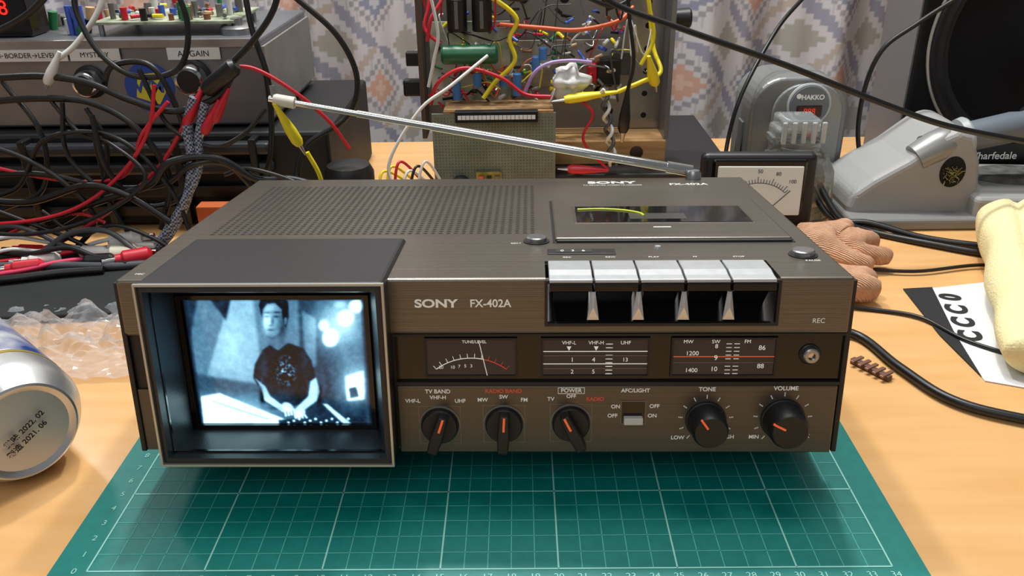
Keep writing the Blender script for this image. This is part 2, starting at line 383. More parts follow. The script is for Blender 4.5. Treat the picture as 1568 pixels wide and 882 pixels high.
for k_,xx in enumerate((55.5,56.2,108.5,112)):
    for j in range(9): box('dial_tick_%d_%d'%(k_,j),xx-1.2,xx+1.2,1.15,1.4,37.6+j*1.8,37.85+j*1.8,GLW,dev)
for k_,xx in enumerate((38,50)): prism('dial_pointer_%d'%k_,[(xx-1,51),(xx+1,51),(xx,49)],'y',1,1.4,GLW,dev)
# microphone jack
lathe('jack_recess',(144.5,2.6,46.8),(0,-1,0),[(0,4.8),(1,4.8),(1.4,4.3)],BLK,dev)
lathe('jack_ring',(144.5,2,46.8),(0,-1,0),[(0,3.7),(2.6,3.6),(3.2,3.0),(3.2,1.7),(1,1.6)],STEEL,dev); lathe('jack_center',(144.5,1.0,46.8),(0,-1,0),[(0,1.5),(.6,1.4)],CHR,dev)
# rotary selectors
def selector(n,x,z,ang):
    lathe(n+'_well',(x,.2,z),(0,-1,0),[(0,9.6),(.5,9.6),(.7,8.9),(.4,8.3)],RIM,dev,40)
    frame(n+'_plate',x-9.6,x+9.6,z-9.6,z+9.6,.3,-.1,.4,RIM,dev)
    lathe(n+'_disc',(x,0,z),(0,-1,0),[(0,8.5),(2.6,8.3),(3.2,7.8)],BLK,dev,40)
    g=bpy.data.objects.new(n+'_grip',None); col.objects.link(g); g.parent=dev; g.location=(x*S,-3.1*S,z*S); g.rotation_euler=(0,math.radians(ang),0)
    prism(n+'_lever',[(-2.2,8),(2.2,8),(2.8,-3),(2.4,-11),(-2.4,-11),(-2.8,-3)],'y',-6.5,0,BLK,g,bev=1)
    box(n+'_pointer',-.5,.5,-6.8,-6.3,1,7.6,ORG,g)
selector('tv_band_knob',-20.6,12.8,18); selector('radio_band_knob',8.7,13.3,3); selector('power_knob',39.2,13.8,-26)
box('afc_switch_well',62,72.6,-.1,.6,13.6,24.6,BLKG,dev); frame('afc_switch_frame',61.6,73,13.2,25,.4,-.3,.6,RIM,dev); box('afc_switch_lever',63,71.6,-3.0,.2,14,17.4,M('switch_white',(205,205,200),.4),dev,bev=.4)
def knob(n,x,z,r,ang):
    bm=bmesh.new()
    for k_ in range(11):
        t=math.radians(-140+28*k_); s_,c_=math.sin(t),math.cos(t)
        for rr in np.linspace(r+2.2,r+3.6,3): bbox(bm,x+rr*s_-.2,x+rr*s_+.2,-.12,.1,z+rr*c_-.28,z+rr*c_+.28)
    fin(bm,n+'_ticks',WHT,dev)
    lathe(n+'_skirt',(x,.2,z),(0,-1,0),[(0,r+.6),(1.6,r+.6),(2,r)],BLK,dev,40)
    pr=[(0,r),(10,r*.93),(11.4,r*.82),(11.2,r*.6),(11,.1)]
    lathe(n,(x,-1.5,z),(0,-1,0),pr,BLK,dev,40)
    g=bpy.data.objects.new(n+'_mark',None); col.objects.link(g); g.parent=dev; g.location=(x*S,-12.9*S,z*S); g.rotation_euler=(0,math.radians(ang),0)
    box(n+'_pointer',-.45,.45,-.3,.6,2.5,r*.92,ORG,g)
knob('tone_knob',100.2,15.4,8.6,-35); knob('volume_knob',134.8,15.8,9.4,-62)
for i,(t,x,z,s_,mt) in enumerate([('TV BAND',-21,29.6,2.7,WHT),('VHF-H',-21,26.6,2.6,WHT),('VHF-L',-32.5,24.9,2.6,WHT),('UHF',-11,24.9,2.6,WHT),
   ('RADIO BAND',8.7,29.8,2.7,RED),('SW',8.7,26.9,2.6,WHT),('MW',-.8,25.4,2.6,WHT),('FM',18,25.4,2.6,WHT),
   ('POWER',39.2,30,2.7,WHT),('OFF',39.2,27.2,2.5,WHT),('TV',30,25.8,2.6,WHT),('RADIO',50,25.8,2.6,RED),
   ('AFC/LIGHT',68,30,2.6,WHT),('ON',59.3,22,2.6,WHT),('OFF',76.8,22.2,2.6,WHT),('OFF',58,17.4,2.6,WHT),('ON',76,17.4,2.6,WHT),
   ('TONE',100,30.6,2.8,WHT),('LOW',88,6.2,2.6,WHT),('HIGH',110.5,6.6,2.6,WHT),('VOLUME',135,31,2.8,WHT),('MIN',122.6,6.6,2.6,WHT),('MAX',145,7,2.6,WHT)]):
    txt('panel_text_%d'%i,t,(x,-.12,z),s_,mt,dev,bold=.05)
frame('power_label_box',33.2,45.2,28.5,31.6,.2,-.2,.2,WHT,dev)
box('side_handle_lug',161,164,20,34,38,56,STEEL,dev,bev=1)
# antenna
a0=Vector((127,208,H+4)); a1=Vector((-148,222,134))
lathe('antenna_pivot',(127,203,H-1),(0,0,1),[(0,5),(5,5),(6.5,4)],STEEL,dev)
d=(a1-a0); L=d.length; segs=[(0,.06,3.8),(.03,.36,3.0),(.36,.62,2.8),(.62,.80,2.4),(.80,.99,1.9)]
for i,(s0,s1,r) in enumerate(segs): cyl('antenna_section_%d'%(i+1),a0+d*s0,a0+d*s1,r,CHR,dev)
cyl('antenna_tip',a0+d*.95,a0+d*1.0,3.9,M('tip_ivory',(215,208,190),.5),dev); cyl('antenna_tip_end',a0+d*1.0,a0+d*1.012,2.2,CHR,dev)
cyl('antenna_tip_ball',a0+d*1.0+Vector((0,0,2)),a0+d*1.0+Vector((-.5,0,9)),2,STEEL,dev,seg=12)

def clip(n,p0,p1,mat,par):
    p0=Vector(p0);p1=Vector(p1);L=(p1-p0).length
    lathe(n+'_boot',p0,p1-p0,[(0,1.8),(L*.15,2.6),(L*.5,5),(L*.72,5.2),(L*.8,3.6)],mat,par,20,sy=.75)
    lathe(n+'_jaw',p0+(p1-p0)*.78,p1-p0,[(0,3),(L*.22,1.2)],STEEL,par,12,sy=.6)

# ------------------------------------------------------------------ left bench equipment
rack=E('black_power_supply_box')
box('case',-470,-140,404,600,-2,78,M('rack_black',(18,18,20),.6,bump=.1),rack,bev=3)
for i in range(2): box('front_rib_%d'%(i+1),-460,-186,392,404,46+i*16,56+i*16,M('rib_%d'%i,(42,44,48),.4),rack,bev=3)
for i in range(2): box('front_groove_%d'%(i+1),-460,-186,398,404,8+i*17,18+i*17,CBLK,rack,bev=1.5)
for i in range(5): box('vertical_rib_%d'%(i+1),-450+i*62,-444+i*62,390,404,4,76,CBLK,rack,bev=1)
unit=E('radio_test_chassis')
box('case',-440,-190,420,580,80,149,ALU,unit,bev=2)
box('front_flange',-440,-190,418,421,143,150,STEEL,unit,bev=.6)
box('rear_panel_edge',-189.5,-187,420,580,86,143,ALUG,unit)
LBL=M('label_tape',(222,222,220),.6); INK=M('ink',(25,25,28),.7)
for i,(x0,x1,t) in enumerate([(-408,-344,'←BORDER→LEVEL'),(-342,-302,'MYSTERY'),(-264,-222,'AF GAIN')]):
    box('label_%d'%i,x0,x1,417.2,418.4,134,143,LBL,unit); txt('label_text_%d'%i,t,((x0+x1)/2,417,138.5),5.6 if i<2 else 6.6,INK,unit)
for i,(x,z,r) in enumerate([(-331,117,11),(-247,119,13)]):
    lathe('knob_%d_skirt'%i,(x,420,z),(0,-1,0),[(0,r+2),(2,r+2),(3,r)],BLK,unit); lathe('knob_%d'%i,(x,418,z),(0,-1,0),[(0,r),(10,r*.88),(11,r*.7)],CHR,unit)
    lathe('knob_%d_cap'%i,(x,407,z),(0,-1,0),[(0,r*.7),(.6,r*.66)],BLK,unit)
lathe('round_sticker',(-284,420,112),(0,-1,0),[(0,20),(.5,20)],M('sticker_blue',(35,75,165),.4),unit,40)
prism('sticker_center',[(-296,104),(-278,98),(-270,110),(-274,124),(-292,122)],'y',419.1,419.5,M('sticker_yellow',(225,210,60),.4),unit)
txt('sticker_text','WM',(-284,418.9,112),13,M('sticker_ink',(40,80,160),.4),unit,bold=.5)
PCBG=M('pcb_green',(96,112,84),.5,c2=(180,184,160),nscale=90)
box('circuit_board',-330,-215,440,520,158,160,PCBG,unit)
for i,(x,y) in enumerate([(-325,445),(-220,445),(-325,515),(-220,515)]): cyl('standoff_%d'%i,(x,y,149),(x,y,158),2.2,STEEL,unit)
cmats=[CBLK,M('cap_blue',(60,90,180),.4),CRED,CWHT,CGRN,STEEL,M('resistor_tan',(190,160,120),.5),CYEL,RIM,M('resistor_brown',(130,80,50),.5),CBLK]
for i in range(60):
    x=random.uniform(-325,-220);y=random.uniform(443,515);m_=random.choice(cmats)
    if i%2: cyl('part_%d'%i,(x,y,160),(x,y,160+random.uniform(4,14)),random.uniform(1.6,4),m_,unit,seg=12)
    else:
        a_=random.uniform(0,3); cyl('part_%d'%i,(x,y,163),(x+9*math.cos(a_),y+9*math.sin(a_),163),1.7,m_,unit,seg=10)
lathe('round_transformer',(-215,450,149),(0,0,1),[(0,15),(5,15),(7,12),(7,5),(12,5)],STEEL,unit)
for i in range(3): cyl('blue_post_%d'%i,(-352+i*5,450,149),(-352+i*5,450,172),2.2,cmats[1],unit,seg=12)
box('led_display_module',-440,-380,440,470,149.5,190,BLKG,unit,bev=1)
txt('led_digits','88.8',(-408,439,172),16,M('led_red',(255,30,20),.5,emit=2),unit)
for i in range(16):
    x=random.uniform(-430,-340);y=random.uniform(440,520); cyl('loose_part_%d'%i,(x,y,149.5),(x+random.uniform(-3,3),y,149.5+random.uniform(6,18)),random.uniform(2,4),random.choice(cmats),unit,seg=12)

# ------------------------------------------------------------------ centre experimental chassis
base=E('black_equipment_plinth'); box('plinth_body',-40,205,440,640,-2,27,M('plinth_black',(28,28,30),.5),base,bev=2)
plank=E('wooden_plank'); box('board',20,146,468,560,27.2,49,M('pine',(205,165,110),.6,c2=(180,135,85),nscale=20,stretch=(1,8,8)),plank,bev=1)
lathe('knot',(120,467.9,38),(0,-1,0),[(0,6),(.3,5.5)],M('knot',(60,40,25),.7),plank,16)
ch=E('circuit_test_chassis')
box('back_plate',-70,146,508,511,50,260,ALUG,ch)
box('side_flange_r',144,148,470,511,49.5,260,ALU,ch); box('side_flange_l',-72,-68,480,511,49.5,260,M('flange_brown',(95,80,66),.6,.3),ch)
box('perforated_strip',116,144,506,508,50,260,STEEL,ch)
bm=bmesh.new()
for i in range(9): lathe_bm(bm,(130,506,62+i*20),(0,-1,0),[(0,2.6),(.3,2.6)],12)
for i in range(5): lathe_bm(bm,(20+i*18,507.8,166+(i%2)*8),(0,-1,0),[(0,4.5),(.3,4.5)],14)
for i in range(3): lathe_bm(bm,(98,507.8,66+i*26),(0,-1,0),[(0,4),(.3,4)],14)
fin(bm,'plate_holes',DARK,ch)
box('bracket_black_l',-88,-70,490,500,85,100,BLK,ch,bev=2); box('bracket_black_l2',-84,-70,490,500,112,124,BLK,ch,bev=1)
lathe('rear_knob',(150,490,150),(1,0,0),[(0,8),(12,9),(14,7)],BLK,ch)
PERF=M('perfboard',(112,120,108),.6,noise=.15,nscale=50)
box('perfboard',-58,46,432,434,-1.5,84,PERF,ch)
bm=bmesh.new()
for i in range(38):
    for j in range(30):
        if j>8 or i%3: bbox(bm,-55.5+i*2.65,-54.9+i*2.65,431.8,432.1,3+j*2.65,3.7+j*2.65)
fin(bm,'perfboard_holes',M('perf_hole',(62,66,56),.6),ch)
box('tan_board',-48,44,432,470,84,86,M('pcb_tan',(150,118,80),.5,noise=.3,nscale=100),ch)
box('led_bar',-38,31,424,432,78,87.5,CBLK,ch,bev=.5)
for i in range(19): box('led_segment_%d'%i,-35.5+i*3.4,-32.5+i*3.4,423.4,424.1,81,84.4,M('seg_%d'%i,(225,228,235),.4),ch)
box('amp_board',-62,8,488,490,78,150,M('pcb_amp',(130,146,118),.5,c2=(200,200,186),nscale=45),ch)
box('upper_board',8,100,496,498,92,132,M('pcb_upper',(135,130,112),.5,c2=(176,176,166),nscale=60),ch)
for i,x in enumerate((-36,-15)):
    lathe('electrolytic_%d'%i,(x,470,145),(0,0,1),[(0,8),(1,8.5),(26,8.5),(27,7.5)],BLK,ch); box('cap_stripe_%d'%i,x-1.5,x+1.5,461.2,462,148,170,RIM,ch)
lathe('green_film_capacitor',(-50,462,127),(1,0,0),[(0,6),(2,8),(46,8),(48,6)],M('cap_green',(25,95,62),.35),ch)
for i,(x,z,h_) in enumerate([(-38,89,14),(14,92,18),(30,112,12),(-20,100,10),(2,100,9),(36,122,9)]):
    lathe('blue_capacitor_%d'%i,(x,462,z),(0,0,1),[(0,3.6),(h_,3.6),(h_+.8,3)],M('capb_%d'%i,(70,125,190),.35),ch,16)
lathe('trimmer_black',(-35,428,24),(0,-1,0),[(0,8),(9,8),(10,6)],BLK,ch); lathe('trimmer_silver',(-36,419,14),(0,-1,0),[(0,5),(3,4.5)],STEEL,ch)
box('small_ic_board',-22,0,428,432,8,34,M('pcb_y',(150,138,70),.5,noise=.4,nscale=150),ch)
for i in range(9): box('ic_%d'%i,-20+(i%3)*7,-16+(i%3)*7,426,428,10+(i//3)*8,15+(i//3)*8,random.choice([CBLK,RIM,CORG]),ch)
bm=bmesh.new(); bmesh.ops.create_icosphere(bm,subdivisions=3,radius=13*S)
for v in bm.verts:
    k_=1+.18*math.sin(v.co.x*600)+.15*math.sin(v.co.z*500+1)+.1*math.sin(v.co.y*700); v.co*=k_; v.co.x*=1.15
bmesh.ops.translate(bm,verts=bm.verts,vec=(.058,.452,.105)); fin(bm,'tape_bundle',M('white_tape',(212,210,206),.6),ch,True)
box('relay_dark',84,104,478,498,96,118,CBLK,ch,bev=1); box('relay_red',76,84,480,498,98,112,CRED,ch,bev=1); box('heatsink_block',98,112,480,498,104,124,M('heatsink',(60,60,62),.5),ch,bev=1)
for i in range(150):
    x=random.uniform(-58,104);z=random.uniform(84,160);a_=random.uniform(-.9,.9);L=random.uniform(4,9);r_=random.uniform(.8,1.8)
    cyl('resistor_%d'%i,(x,random.uniform(474,494),z),(x+L*math.cos(a_),random.uniform(475,494),z+L*math.sin(a_)),r_,random.choice(cmats),ch,seg=8)
wm=[CRED,CGRY,CYEL,CWHT,STEEL,CORG,CRED,CGRY,CBLK,CRED,STEEL,CWHT,CBLK]
for i in range(54):
    x0=random.uniform(-60,130);z0=random.uniform(85,185);x1=x0+random.uniform(-50,50);z1=z0+random.uniform(-40,30)
    x1=max(-65,min(128,x1));y0=random.uniform(466,492)
    P=[(x0,y0,z0),(x0*.7+x1*.3+random.uniform(-10,10),y0-random.uniform(0,10),max(z0,z1)+random.uniform(-4,8)),(x0*.3+x1*.7,y0-random.uniform(0,10),min(z0,z1)+random.uniform(-6,8)),(x1,y0,z1)]
    tube('hookup_wire_%d'%i,P,random.choice([.5,.7,.9]),wm[i%13],ch,res=1,k=6)
tube('yellow_wire_a',[(98,440,99),(118,445,106),(135,455,112),(130,470,130),(125,480,170),(120,480,200)],1.9,CYEL,ch)
tube('yellow_wire_c',[(-30,470,180),(-5,460,172),(14,460,156),(8,458,140),(12,456,122),(-5,454,105),(-15,452,92)],1.9,CYEL,ch)
tube('yellow_wire_d',[(135,470,200),(122,460,175),(128,458,140),(118,455,118)],1.7,CYEL,ch)
clip('yellow_clip',(98,440,99),(42,438,92),CYEL,ch); clip('yellow_clip2',(122,440,128),(132,452,96),CYEL,ch)
tube('red_wire_a',[(-60,450,88),(-52,440,108),(-30,440,120),(0,440,112),(20,440,98),(42,438,96)],1.6,CRED,ch)
tube('red_wire_left',[(-62,470,200),(-58,460,170),(-62,455,150),(-50,452,138)],1.6,CRED,ch); tube('red_wire_left2',[(-52,470,200),(-46,458,176),(-56,452,158),(-60,452,140)],1.6,CRED,ch)
tube('white_wire_a',[(-58,440,195),(-50,440,150),(-54,440,128),(-60,440,105)],1.4,CWHT,ch)
tube('lilac_wire',[(20,450,96),(28,445,114),(40,445,122),(58,446,124),(76,448,122)],1.5,CPUR,ch)
tube('orange_wire',[(0,470,150),(35,462,148),(65,462,146),(98,465,152),(112,475,162)],1.8,CORG,ch)
tube('black_wire_loop',[(-20,460,190),(10,455,172),(55,455,178),(95,460,165),(125,465,185)],1.8,CBLK,ch)
for k_ in(0,1): tube('twisted_wire_%d'%k_,[(86+t*.5+3*math.sin(t+3.14*k_),440+3*math.cos(t+3.14*k_),102-t*3.2) for t in np.arange(0,22,1)],1.6,CWHT if k_ else CGRY,ch,k=3)
clip('black_clip',(106,440,100),(104,446,54),CBLK,ch)
tube('black_wire_top',[(106,440,100),(110,440,125),(104,445,170),(108,445,200)],1.6,CBLK,ch)
clip('red_clip',(92,436,32),(48,436,34),CRED,ch); tube('red_wire_b',[(92,436,32),(70,440,58),(78,445,80),(60,450,95)],1.2,CRED,ch)
bb=E('small_terminal_block'); box('block',-108,-70,380,410,-2,22,M('ivory',(180,178,165),.5),bb,bev=2)
for i in range(4): lathe('screw_%d'%i,(-102+i*9,388,22),(0,0,1),[(0,3),(1.5,3)],STEEL,bb,12)
for i in range(6): tube('jumper_%d'%i,[(-102+i*6,400,22),(-98+i*7,410,42+4*(i%3)),(-75+i*5,425,24)],1.2,[CYEL,CYEL,CRED,CWHT,CBLK,CWHT][i],bb)

# ------------------------------------------------------------------ panel meter
pm=E('analog_panel_meter',(199,352,-2),(-.06,0,-.04))
box('meter_case',-44,44,0,13,0,72,BLK,pm,bev=5,seg=4); box('meter_foot',-30,30,12,34,0,30,BLK,pm,bev=2)
box('meter_glass_ring',-36,36,-2,2,12,68,BLKG,pm,bev=3)
box('meter_dial',-32,33,-3,-1,24,63,M('dial_ivory',(212,212,206),.4,emit=.08),pm,bev=1)
for i,t in enumerate(np.linspace(-42,42,22)):
    s_,c_=math.sin(math.radians(t)),math.cos(math.radians(t)); r0=30;r1=33 if i%5 else 35
    tube('scale_tick_%d'%i,[(r0*s_,-3.2,20+r0*c_),(r1*s_,-3.2,20+r1*c_)],.22,INK,pm,res=0)
tube('scale_arc',[(30*math.sin(t),-3.2,20+30*math.cos(t)) for t in np.linspace(-.73,.73,9)],.22,INK,pm,res=0,k=3)
tube('needle',[(2,-3.6,22),(24,-3.6,44)],.3,INK,pm,res=0)
for i,(t,x,z) in enumerate((('0',-23,52),('50',0,59),('80',14,57),('100',25,51))): txt('scale_num_%d'%i,t,(x,-3.2,z),4,INK,pm)
lathe('needle_hub',(0,-1,19),(0,-1,0),[(0,7),(3,6)],BLK,pm)

# ------------------------------------------------------------------ soldering station
GRYP=M('grey_plastic',(132,134,134),.36,.35,bump=.05,bscale=800)
ss=E('soldering_station')
def rrect(x0,x1,z0,z1,r,n=8):
    P=[]
    for a in(0,90,180,270):
        rr=r if a<180 else 4
        cx=(x1-rr if a in(0,270) else x0+rr); cz=(z1-rr if a<180 else z0+rr)
        for k_ in range(n+1):
            t=math.radians(a+90*k_/n); P.append((cx+rr*math.cos(t),cz+rr*math.sin(t)))
    return P
prism('body_front',rrect(218,304,-2,103,28),'y',468,528,GRYP,ss,bev=6,seg=4)
prism('front_face_plate',rrect(236,298,10,98,26),'y',465,469,M('grey_plastic_l',(146,148,149),.36,.35),ss,bev=2,seg=3)
prism('side_groove',rrect(216.5,219,4,60,1),'y',485,500,M('grey_plastic_d',(110,112,110),.5),ss)
lathe('control_dial_ring',(267,465,80),(0,-1,0),[(0,19),(1.5,19),(2,17.5),(1.4,17)],M('dial_light',(195,200,202),.4),ss,40)
lathe('control_dial',(267,464,80),(0,-1,0),[(0,17),(1.8,16.5)],M('dial_grey',(112,120,126),.4),ss,40)
box('temperature_display',256,278,460.8,462.4,70,80,M('display_dark',(50,10,10),.3),ss,bev=1); txt('temperature_digits','888',(267,460.6,75),7,M('led_dim',(200,45,30),.5,emit=.9),ss)
txt('station_text','HAKKO',(269,461.9,87),5.6,WHT,ss,bold=.2); lathe('station_logo',(257,462.2,88),(0,-1,0),[(0,2.2),(.3,2.2)],WHT,ss,16)
CLR=M('clear_plastic',(232,238,238),.06,trans=.9)
bt=E('clear_dispenser_bottle')
lathe('bottle_body',(249,424,-2),(0,0,1),[(0,33),(2,35),(40,32),(50,27),(56,18),(60,16)],CLR,bt,12,smooth=False)
lathe('bottle_liquid',(249,424,0),(0,0,1),[(0,30),(18,29.5)],M('liquid',(240,225,190),.05,trans=.9),bt,40)
lathe('bottle_collar',(247,424,57),(0,0,1),[(0,20),(5,20),(5.5,17),(8,17)],CLR,bt,24)
CCAP=M('clear_cap',(236,240,240),.05,trans=.85)
box('pump_cap',226,266,410,438,64,74,CCAP,bt,bev=3); box('pump_ridge',230,262,408,440,70,81,CCAP,bt,bev=2); box('pump_ridge2',224,268,414,434,60,66,CCAP,bt,bev=1)
for i in range(5): box('pump_rib_%d'%i,229+i*8,233+i*8,406,409,62,80,M('cap_frost_%d'%i,(222,226,226),.2,trans=.4),bt,bev=1)

# ------------------------------------------------------------------ soldering iron holder
ih=E('soldering_iron_stand')
prism('stand_body',[(288,-2),(286,12),(289,24),(304,36),(330,52),(352,70),(366,77),(378,73),(388,50),(392,27),(500,24),(502,-2)],'y',392,466,M('stand_grey',(160,160,159),.4,bump=.05,bscale=900),ih,bev=7,seg=4)
prism('stand_skirt',[(284,-2),(284,8),(505,8),(505,-2)],'y',374,476,M('stand_dark',(128,128,128),.5),ih,bev=3)
prism('sponge_tray',[(384,4),(384,24),(500,22),(500,4)],'y',378,400,M('stand_grey2',(160,160,158),.4),ih,bev=4)
lathe('sponge',(432,424,22),(0,0,1),[(0,34),(6,34),(9,31)],M('sponge_grey',(102,102,100),.9,bump=.8,bscale=300,c2=(72,72,70),nscale=120),ih,40,sy=.6)
lathe('iron_port',(338,402,50),(.9,.1,.5),[(0,12),(18,14),(30,13),(34,11)],M('port',(150,150,150),.35,.4),ih)
p0=Vector((352,408,60));dr=Vector((118,6,24)).normalized()
cyl('iron_sleeve',p0-dr*8,p0+dr*26,9,STEEL,ih,r1=10)
lathe('iron_collar',p0+dr*22,dr,[(0,16),(5,17),(7,16)],M('collar',(165,170,172),.4),ih)
lathe('iron_handle',p0+dr*26,dr,[(0,9),(3,12),(40,12.5),(48,11),(110,12),(140,10)],M('handle_slate',(104,112,122),.5),ih)
lathe('iron_grip_ring',p0+dr*78,dr,[(0,14),(26,14.5)],M('grip_dark',(52,56,62),.6),ih)
lathe('brass_cup',(366,393,42),(0,-1,0),[(0,13),(1.4,13)],DARK,ih,24,sx=.8,sy=1)
bm=bmesh.new()
for i in range(70):
    a_=random.uniform(0,6.28);r_=random.uniform(1,9)
    lathe_bm(bm,(366+r_*math.cos(a_)*.8,390+random.uniform(-3,3),40+r_*.9*math.sin(a_)),(random.uniform(-1,1),random.uniform(-1,1),random.uniform(-1,1)),[(0,.4),(4,.4)],6)
fin(bm,'brass_wool',M('brass',(150,138,84),.35,.9),ih)

# ------------------------------------------------------------------ loudspeaker
sp=E('loudspeaker')
SPK=M('speaker_black',(16,16,18),.7,spec=.25)
box('cabinet',362,720,486,566,-2,330,SPK,sp,bev=3); box('cabinet_side_panel',360.5,362,490,562,0,328,M('cab_side',(112,110,112),.5),sp)
lathe('driver_surround',(472,486,128),(0,-1,0),[(0,100),(2,100),(4,98),(3,94),(5,90),(1,84)],M('surround',(30,30,34),.5,spec=.35),sp,64)
tube('driver_ring',[(472+101*math.cos(t),485,128+101*math.sin(t)) for t in np.linspace(0,6.283,49)],1.5,RIMS,sp,k=2)
lathe('driver_cone',(472,485,128),(0,-1,0),[(0,84),(.3,60),(.6,30),(6,22),(8,1)],M('cone',(20,20,23),.85,spec=.2),sp,48)
box('name_plate',402,560,478,485,4,40,BLKG,sp,bev=1); txt('plate_text','Wharfedale',(444,477.6,28),9.5,WHT,sp,bold=.1); txt('plate_small','LOUDSPEAKER SYSTEMS',(446,477.6,18),3.6,RIM,sp)

# ------------------------------------------------------------------ knit glove
KN=M('knit_peach',(230,180,144),.95,bump=1,c2=(214,160,126),nscale=150,wave=260)
def skin(n,V,Ed,R,mat,flat=1,sub=2,par=None):
    me=bpy.data.meshes.new(n); me.from_pydata([tuple(c_*S for c_ in v) for v in V],Ed,[]); o=obj(me,n,mat,par)
    m=o.modifiers.new('s','SKIN'); bpy.context.view_layer.update()
    for i,r in enumerate(R): me.skin_vertices[0].data[i].radius=(r*S,r*S*flat)
    me.skin_vertices[0].data[0].use_root=True
    o.modifiers.new('u','SUBSURF').levels=sub; o.modifiers['u'].render_levels=sub; m.use_smooth_shade=True
    t=bpy.data.textures.new(n+'_rumple','CLOUDS'); t.noise_scale=.012
    dm=o.modifiers.new('d','DISPLACE'); dm.texture=t; dm.strength=.004
    return o
V=[(222,326,10),(238,322,13),(254,326,15),(264,340,14),(272,350,10),(260,316,14),(274,322,12),(288,326,9),(262,300,12),(276,298,10),(288,302,8),(240,298,13),(254,286,11),(268,284,8)]
Ed=[(0,1),(1,2),(2,3),(3,4),(2,5),(5,6),(6,7),(5,8),(8,9),(9,10),(1,11),(11,12),(12,13)]
skin('knit_glove',V,Ed,[15,16,12,9,7,11,9,7,9,8,7,11,9,7],KN)
V=[(214,262,10),(230,256,12),(246,256,11),(260,262,8),(244,244,10),(258,246,8)]
skin('knit_glove.001',V,[(0,1),(1,2),(2,3),(1,4),(4,5)],[12,14,11,8,11,8],KN)

# ------------------------------------------------------------------ printed sheet and towel
bag=E('printed_sheet')
prism('sheet',[(285,263),(380,283),(345,120),(281,146)],'z',-1.8,-1.2,PAPER,bag)
prism('sheet_black',[(283,266),(304,268),(290,205),(281,150),(279,200)],'z',-1.4,-.9,INK,bag)
for i,(t,x,y) in enumerate((('0',310,252),('C',306,234),('C',302,216),('C',298,198))): txt('letter_%d'%i,t,(x,y,-.8),18,INK,bag,'top',bold=.9,rz=1.3)
CRM=M('towel_cream',(236,224,172),.95,bump=.8,bscale=600)
nt_,na=110,72
T_,A_=np.meshgrid(np.linspace(0,1,nt_),np.linspace(0,1,na),indexing='ij')
ang=A_*2*math.pi
end=np.clip(np.minimum(T_/.02,(1-T_)/.05),0,1)**.5
wv=1+.03*np.sin(T_*17+2*np.sin(ang))+.02*np.sin(ang*5+T_*6)
rx=46*end*wv; rz=(25-9*T_)*end*wv
cx=408-76*T_; cy=330-196*T_
crease=6*np.exp(-((np.cos(ang)+.45)/.12)**2)*(np.sin(ang)>0)+4*np.exp(-((np.cos(ang)+.05+.2*np.sin(T_*5))/.10)**2)*(np.sin(ang)>0)
TX=cx+rx*np.cos(ang)*.98; TY=cy-.17*rx*np.cos(ang); TZ=np.maximum(-1.2,22-8*T_+rz*np.sign(np.sin(ang))*np.abs(np.sin(ang))**.8-crease)
P3=np.stack([TX,TY,TZ],-1); attrgrid('folded_towel',P3,np.ones(P3.shape),CRM)

# ------------------------------------------------------------------ drink can, lying down
can=E('drink_can',(-220,60,29.5))
can.scale=(.95,.95,.95)
CAN=M('can_aluminium',(205,207,210),.28,.8,noise=.04,nscale=60)
ax=Vector((-.74,.67,0)).normalized()
lathe('can_shell',(0,0,0),ax,[(7,14),(2.5,19),(0,23.4),(-.6,24.6),(0,25.8),(4,28),(9,31),(14,33),(48,33),(118,33),(124,30),(128,27)],CAN,can,64)
lathe('can_label',(0,0,0),ax,[(30,33.1),(30.2,33.25),(117,33.25),(117.2,33.1)],M('can_blue',(40,75,150),.3,.3,c2=(225,225,228),nscale=45),can,64)
lathe('can_label_band',(0,0,0),ax,[(26,33.1),(26.1,33.3),(29,33.3),(29.2,33.1)],M('can_gold',(205,180,90),.3,.6),can,64)
lathe('can_dome',(0,0,0),ax,[(1,23.5),(3,18.5),(6.2,12),(7.4,6),(7.8,.3)],M('can_dome',(205,205,208),.45,.6),can,48)
for i,(t,dz) in enumerate((('製造 2021. 06',-4),('賞味 2022. 02',2))):
    cu=txt('date_text_%d'%i,t,(0,0,0),4.0,INK,can,bold=.1); cu.location=(-ax*1.2*S)+Vector((0,0,dz*S)) ; cu.rotation_euler=(math.pi/2,-.5,math.atan2(ax.y,ax.x)-math.pi/2)
# crumpled wrap
n_=60; gx2,gy2=np.meshgrid(np.linspace(0,1,n_),np.linspace(0,1,n_))
def cr(sc_):
    a_=rng.rand(12,3); return sum(np.abs(np.sin(sc_*(gx2*math.cos(6*p[0])+gy2*math.sin(6*p[0]))*(1+p[2])+6*p[1])) for p in a_)/12
hz=1+11*np.abs(cr(9)-.6)*4+6*np.abs(cr(20)-.62)*4
Pw=np.stack([-350+gx2*150+8*cr(7),150+gy2*100+6*cr(5),np.clip(hz*(.3+np.sin(np.pi*gx2)*np.sin(np.pi*gy2)),.2,40)-1],-1)
attrgrid('plastic_wrap',Pw,np.ones(Pw.shape),M('wrap_film',(210,214,220),.1,trans=.2,alpha=.38),smooth=False)
prism('black_cloth_pad',[(-520,345),(-262,340),(-232,300),(-248,232),(-520,212)],'z',-2,4,M('pad_black',(28,30,31),.85,bump=.6,bscale=120),None,bev=1.5)

